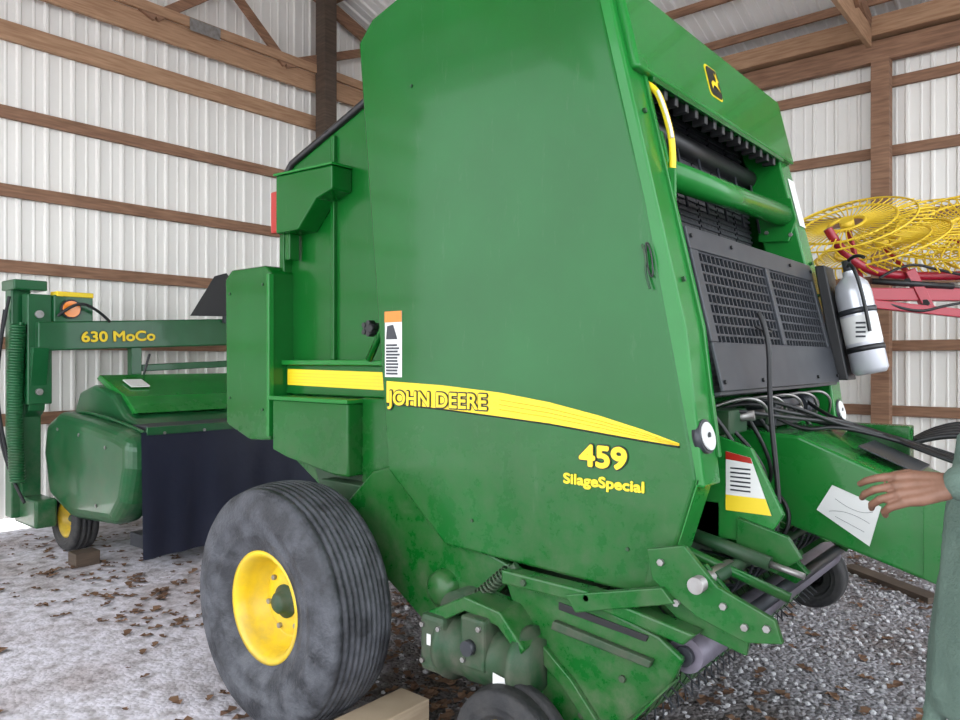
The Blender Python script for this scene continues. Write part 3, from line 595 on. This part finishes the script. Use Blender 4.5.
cyl('upright_pin',(-3.86,-.72,1.86),(-3.83,-.72,1.86),.03,STEEL,W,16); cyl('upright_pin_2',(-3.86,-.72,1.25),(-3.83,-.72,1.25),.025,STEEL,W,16)
hx=[]
for i in range(360):
    a=i*1.0; t=i/359; hx.append((-3.88+.052*math.cos(a)-.06*math.sin(t*3.1),-.86+.052*math.sin(a),1.78-1.22*t))
tube('coiled_hose',hx,.013,MOW,W,res=1)
tube('loose_hoses',[[(-4.0,-.88,2.0),(-4.05,-.96,1.5),(-4.0,-.94,.9),(-3.9,-.86,.5)],[(-4.1,-.88,1.9),(-4.15,-.94,1.3),(-4.05,-.91,.7),(-3.8,-.84,.4)],[(-3.8,-.6,1.85),(-3.7,-.5,1.98),(-3.75,-.3,1.9),(-3.8,-.2,1.82)]],.012,RUBD,W)
box('lamp_box',(-3.95,-.62,1.80),(-3.83,-.32,2.02),MOW,W,.01); box('lamp_box_top',(-3.96,-.60,2.01),(-3.82,-.32,2.05),DECY,W,.005)
cyl('amber_lamp',(-3.83,-.50,1.91),(-3.79,-.50,1.91),.065,AMBER,W); cyl('amber_lamp_ring',(-3.835,-.50,1.91),(-3.80,-.50,1.91),.078,BLACK,W)
box('beam_drop_1',(-3.92,.0,1.25),(-3.84,.09,1.62),MOW,W); box('beam_drop_2',(-3.92,1.2,1.25),(-3.82,1.3,1.66),MOW,W)
tube('control_lever',[(-3.7,.02,1.3),(-3.66,.04,1.45),(-3.68,.08,1.55)],.01,BLACK,W)
slab('hood_label',[(-3.45,-.25,1.335),(-3.3,-.25,1.285),(-3.3,-.1,1.285),(-3.45,-.1,1.335)],(0,0,.010),WHITE,W)
slab('hazard_sign_back',[(-3.78,.50,1.90),(-3.78,1.12,1.92),(-3.78,1.06,2.12),(-3.78,.86,2.32),(-3.78,.74,2.28)],(.012,0,0),BLACK,W,.003)
box('hazard_sign_post',(-3.81,.84,1.85),(-3.78,.90,2.1),GRAPH,W)
wheel('mower_wheel',(-3.68,-.52,.25),.25,.20,.13,W,-1,YEL,3,RUBD)
wheel('mower_wheel_far',(-3.68,2.45,.25),.25,.20,.13,W,1,YEL,3,RUBD)
cyl('wheel_axle',(-3.68,-.5,.25),(-3.68,2.4,.25),.04,MOW,W); box('wheel_strut',(-3.72,-.35,.2),(-3.62,-.30,.6),MOW,W)
box('mower_tongue',(-2.7,1.75,.75),(-1.2,1.95,.95),MOW,W,.01); cyl('mower_jack',(-1.4,1.7,0),(-1.4,1.7,.9),.04,MOW,W)

# ================================================================= WHEEL RAKE
K=empty('wheel_rake')
def rwheel(k,c,nrm,Rad):
    d,u,w=basis(nrm); c=Vector(c); sp=[]
    for i in range(48):
        a=2*math.pi*i/48
        f=lambda r,da,h=0: c+(u*math.cos(a+da)+w*math.sin(a+da))*r*Rad+d*h
        sp.append([f(.22,0),f(.62,.05),f(.85,.12),f(1.0,.30,-.05)])
    tube('rake_tines_%d'%k,sp,.0055,RAKEY,K,res=1)
    for j,(rr,th) in enumerate(((.60,.009),(.22,.014),(.84,.007))):
        pts=[c+(u*math.cos(t)+w*math.sin(t))*rr*Rad for t in [2*math.pi*i/40 for i in range(40)]]
        tube('rake_ring_%d_%d'%(k,j),pts,th,RAKEY,K,smooth=False,cyclic=True)
    cyl('rake_hub_%d'%k,c-d*.03,c+d*.03,.05,RAKEY,K)
RW=((1.12,2.95,2.50),(1.28,3.28,2.38),(1.80,3.45,2.48),(2.05,3.8,2.38),(1.50,3.7,2.50))
for k,(c,nn) in enumerate(zip(RW,((-.07,-.52,.85),(-.15,-.42,.88),(.02,-.62,.78),(-.1,-.5,.85),(.0,-.66,.75)))):
    rwheel(k,c,nn,.55)
tube('rake_arm_1',[(1.05,2.71,2.44),(1.12,2.78,2.28),(1.28,2.91,2.13),(1.5,3.1,2.10),(1.78,3.3,2.10),(2.6,3.75,2.1)],.032,RED,K)
def beam(name,a,b2,s,mat,parent):
    d,u,w=basis(Vector(b2)-Vector(a)); a=Vector(a)
    return slab(name,[a+u*s+w*s,a-u*s+w*s,a-u*s-w*s,a+u*s-w*s],Vector(b2)-a,mat,parent,.006)
beam('rake_beam_1',(1.24,2.88,1.97),(2.7,3.95,1.95),.045,RED,K); beam('rake_beam_2',(1.28,2.86,1.90),(2.7,3.85,1.70),.03,RED,K)
beam('rake_beam_3',(1.50,3.05,2.14),(1.62,3.12,1.84),.035,RED,K); beam('rake_leg',(2.65,3.85,2.15),(2.65,3.85,.45),.06,RED,K)
cyl('rake_ram',(1.30,2.86,2.06),(1.75,3.20,2.02),.022,BLACK,K); cyl('rake_ram_rod',(1.75,3.20,2.02),(2.0,3.38,2.0),.012,STEEL,K)
tube('rake_hoses',[[(1.35,2.88,2.08),(1.5,2.98,2.2),(1.7,3.12,2.12),(2.0,3.35,2.05)],[(1.4,2.92,1.9),(1.55,3.0,1.82),(1.75,3.16,1.9),(2.1,3.4,1.95)]],.010,BLACK,K)
beam('rake_leg_base',(2.65,3.3,.45),(2.65,4.4,.45),.05,RED,K); beam('rake_drawbar',(2.65,3.85,.5),(4.6,3.85,.4),.05,RED,K)
bolts('rake_bolts',[(1.26,2.85,1.97),(1.5,3.02,2.05),(1.6,3.08,1.9)],.03,-.02,(0,1,0),BLACK,K)
for k,c in enumerate(RW):
    beam('rake_wheel_arm_%d'%k,c,(1.25+.35*k,2.9+.25*k,1.97),.016,RED,K)
wheel('rake_tyre_a',(2.65,3.2,.3),.30,.18,.16,K,-1,RAKEY,2,RUBD); wheel('rake_tyre_b',(2.65,4.5,.3),.30,.18,.16,K,1,RAKEY,2,RUBD)
cyl('rake_jack',(4.5,3.85,0),(4.5,3.85,.45),.04,RED,K)

# ================================================================= PERSON
PE=empty('standing_person',(2.424,-.752,0),R(-160))
def sph(L_,bm):
    for p,r in L_:
        if not isinstance(r,(tuple,list)): r=(r,r,r)
        bmesh.ops.create_icosphere(bm,subdivisions=3,radius=1,matrix=Matrix.Translation(Vector(p))@Matrix.Diagonal((*r,1)))
def chain(pts,n=6):
    out=[]
    for (p,r),(q,s) in zip(pts[:-1],pts[1:]):
        r=(r,)*3 if not isinstance(r,(tuple,list)) else r; s=(s,)*3 if not isinstance(s,(tuple,list)) else s
        for i in range(n+1):
            t=i/n; out.append((Vector(p).lerp(Vector(q),t),tuple(a*(1-t)+b*t for a,b in zip(r,s))))
    return out
def blob(name,L_,vox,mat,parent=PE,sm=4):
    bm=bmesh.new(); sph(L_,bm); me=bpy.data.meshes.new(name); bm.to_mesh(me); bm.free(); me.materials.append(mat)
    o=bpy.data.objects.new(name,me); link(o,parent)
    m=o.modifiers.new('remesh','REMESH'); m.mode='VOXEL'; m.voxel_size=vox; m.use_smooth_shade=True
    s=o.modifiers.new('smooth','SMOOTH'); s.iterations=sm; s.factor=.5
    return o
T=chain([((0.0,0,1.46),(.07,.09,.04)),((0,0,1.38),(.11,.185,.07)),((.010,0,1.22),(.115,.18,.08)),((.025,0,1.08),(.135,.175,.08)),((.045,0,.94),(.150,.185,.07)),((.055,0,.80),(.160,.19,.04)),((.06,0,.66),(.163,.192,.03))],6)
T+=chain([((0,.19,1.40),.068),((-.05,.29,1.30),.060),((-.06,.335,1.255),.056)],5)+chain([((-.06,.335,1.255),.054),((.08,.305,1.250),.050),((.205,.28,1.238),.042)],7)
T+=chain([((0,-.19,1.40),.068),((-.06,-.25,1.14),.055),((-.03,-.25,.95),.045)],7)
T+=chain([((.115,-.05,1.30),.03),((.15,.0,1.1),.035),((.19,.05,.70),.035)],12)+chain([((.06,.14,1.30),.03),((.10,.15,1.0),.035),((.12,.16,.68),.04)],12)
T+=chain([((.14,-.06,.98),.03),((.21,.02,.60),.028)],10)
blob('shirt',T,.011,SHIRT,sm=4)
T=chain([((.03,0,.90),(.12,.16,.08)),((.02,0,.80),(.12,.16,.06))],3)
for s in (1,-1): T+=chain([((.02,s*.09,.82),.095),((.03,s*.10,.48),.070),((.0,s*.11,.10),.058)],9)
blob('trousers',T,.014,TROU)
for i,s in enumerate((1,-1)): blob('boot_%d'%i,chain([((-.03,s*.11,.07),(.055,.05,.065)),((.06,s*.115,.045),(.06,.05,.045)),((.15,s*.12,.035),(.055,.05,.034))],5)+chain([((-.02,s*.11,.08),.055),((-.01,s*.11,.16),.052)],3),.008,BOOT)
HD=[((.0,0,1.50),.055)]+chain([((.0,0,1.46),.06),((.015,0,1.56),.055)],4)
HD+=[((.01,0,1.69),(.098,.078,.105)),((.035,0,1.62),(.065,.060,.070)),((.06,0,1.585),(.035,.035,.025)),((.108,0,1.655),(.018,.013,.020)),((.098,0,1.675),(.014,.011,.025)),((.085,0,1.615),(.018,.028,.008)),((.084,0,1.602),(.016,.024,.008))]
for s in (1,-1): HD+=[((.0,s*.080,1.665),(.018,.010,.032)),((.085,s*.032,1.700),(.015,.022,.008)),((.07,s*.04,1.65),(.03,.025,.02))]
blob('head',HD,.006,SKIN,sm=3)
for i,s in enumerate((1,-1)): blob('eye_%d'%i,[((.092,s*.032,1.682),.011)],.003,EYE,sm=1); blob('pupil_%d'%i,[((.101,s*.032,1.682),.005)],.002,HAIR,sm=1)
blob('hair',[((-.015,0,1.715),(.098,.086,.100)),((-.03,0,1.66),(.075,.080,.07)),((.03,0,1.765),(.07,.07,.04))],.008,HAIR)
def hand(name,wr,X,c,nrm,curl):
    wr=Vector(wr);X=Vector(X).normalized();c=Vector(c).normalized();nrm=Vector(nrm).normalized()
    L_=chain([(wr-X*.09,.028),(wr-X*.01,.024)],5)
    for off,end in ((-.030,.088),(-.010,.092),(.010,.088),(.028,.080)):
        L_+=chain([(wr+c*off*.45,.018),(wr+X*end*.6+c*off*.9,.0155),(wr+X*end+c*off,.0120)],5)
    L_+=chain([(wr+X*.01-c*.015+nrm*.008,.018),(wr+X*.04-c*.030+nrm*.014,.015)],4)
    for (off,base,ls,ex) in ((-.033,.086,(.043,.026,.021),0),(-.011,.090,(.047,.030,.022),14),(.011,.087,(.043,.028,.021),22),(.031,.079,(.034,.021,.018),28)):
        p=wr+X*base+c*off; pts=[(p,.0105)]; ang=curl
        for i,l in enumerate(ls):
            a=R(ang+ex*(.6+.5*i)); d=X*math.cos(a)+nrm*math.sin(a)+c*(off*2.2); d.normalize(); p=p+d*l; pts.append((p,(.0092,.0085,.0070)[i])); ang+=22
        L_+=chain(pts,6)
    p=wr+X*.035-c*.030+nrm*.012; pts=[(p,.013)]
    for l,dv,r in ((.034,X*.75-c*.50+nrm*.35,.0108),(.030,X*.95-c*.12+nrm*.30,.0085)):
        p=p+dv.normalized()*l; pts.append((p,r))
    L_+=chain(pts,6)
    return blob(name,L_,.0026,SKIN,sm=3)
hand('left_hand',(.238,.273,1.228),(1,-.02,-.14),(0,.55,-.83),(0,-.83,-.55),14)
hand('right_hand',(-.02,-.25,.88),(.1,0,-1),(-1,0,-.1),(0,1,0),20)

# ================================================================= LIGHT, CAMERA
w=bpy.data.worlds.new('sky'); scene.world=w; w.use_nodes=True
bg=w.node_tree.nodes['Background']; bg.inputs[0].default_value=(.88,.94,1.0,1); bg.inputs[1].default_value=4.35
s=bpy.data.lights.new('sun','SUN'); s.energy=10; s.angle=R(.6); s.color=(1,.94,.84)
so=bpy.data.objects.new('sun',s); so.rotation_euler=Vector((-.75,-.15,.62)).to_track_quat('Z','Y').to_euler(); so.location=(-8,-8,12); col.objects.link(so)
cd=bpy.data.cameras.new('camera'); cd.lens=27.75; cd.sensor_width=36; cd.clip_start=.05
co=bpy.data.objects.new('camera',cd); co.location=(2.55,-2.95,1.5); co.rotation_euler=(R(90),0,R(40)); col.objects.link(co); scene.camera=co
try:
    scene.view_settings.view_transform='Standard'
except Exception: pass
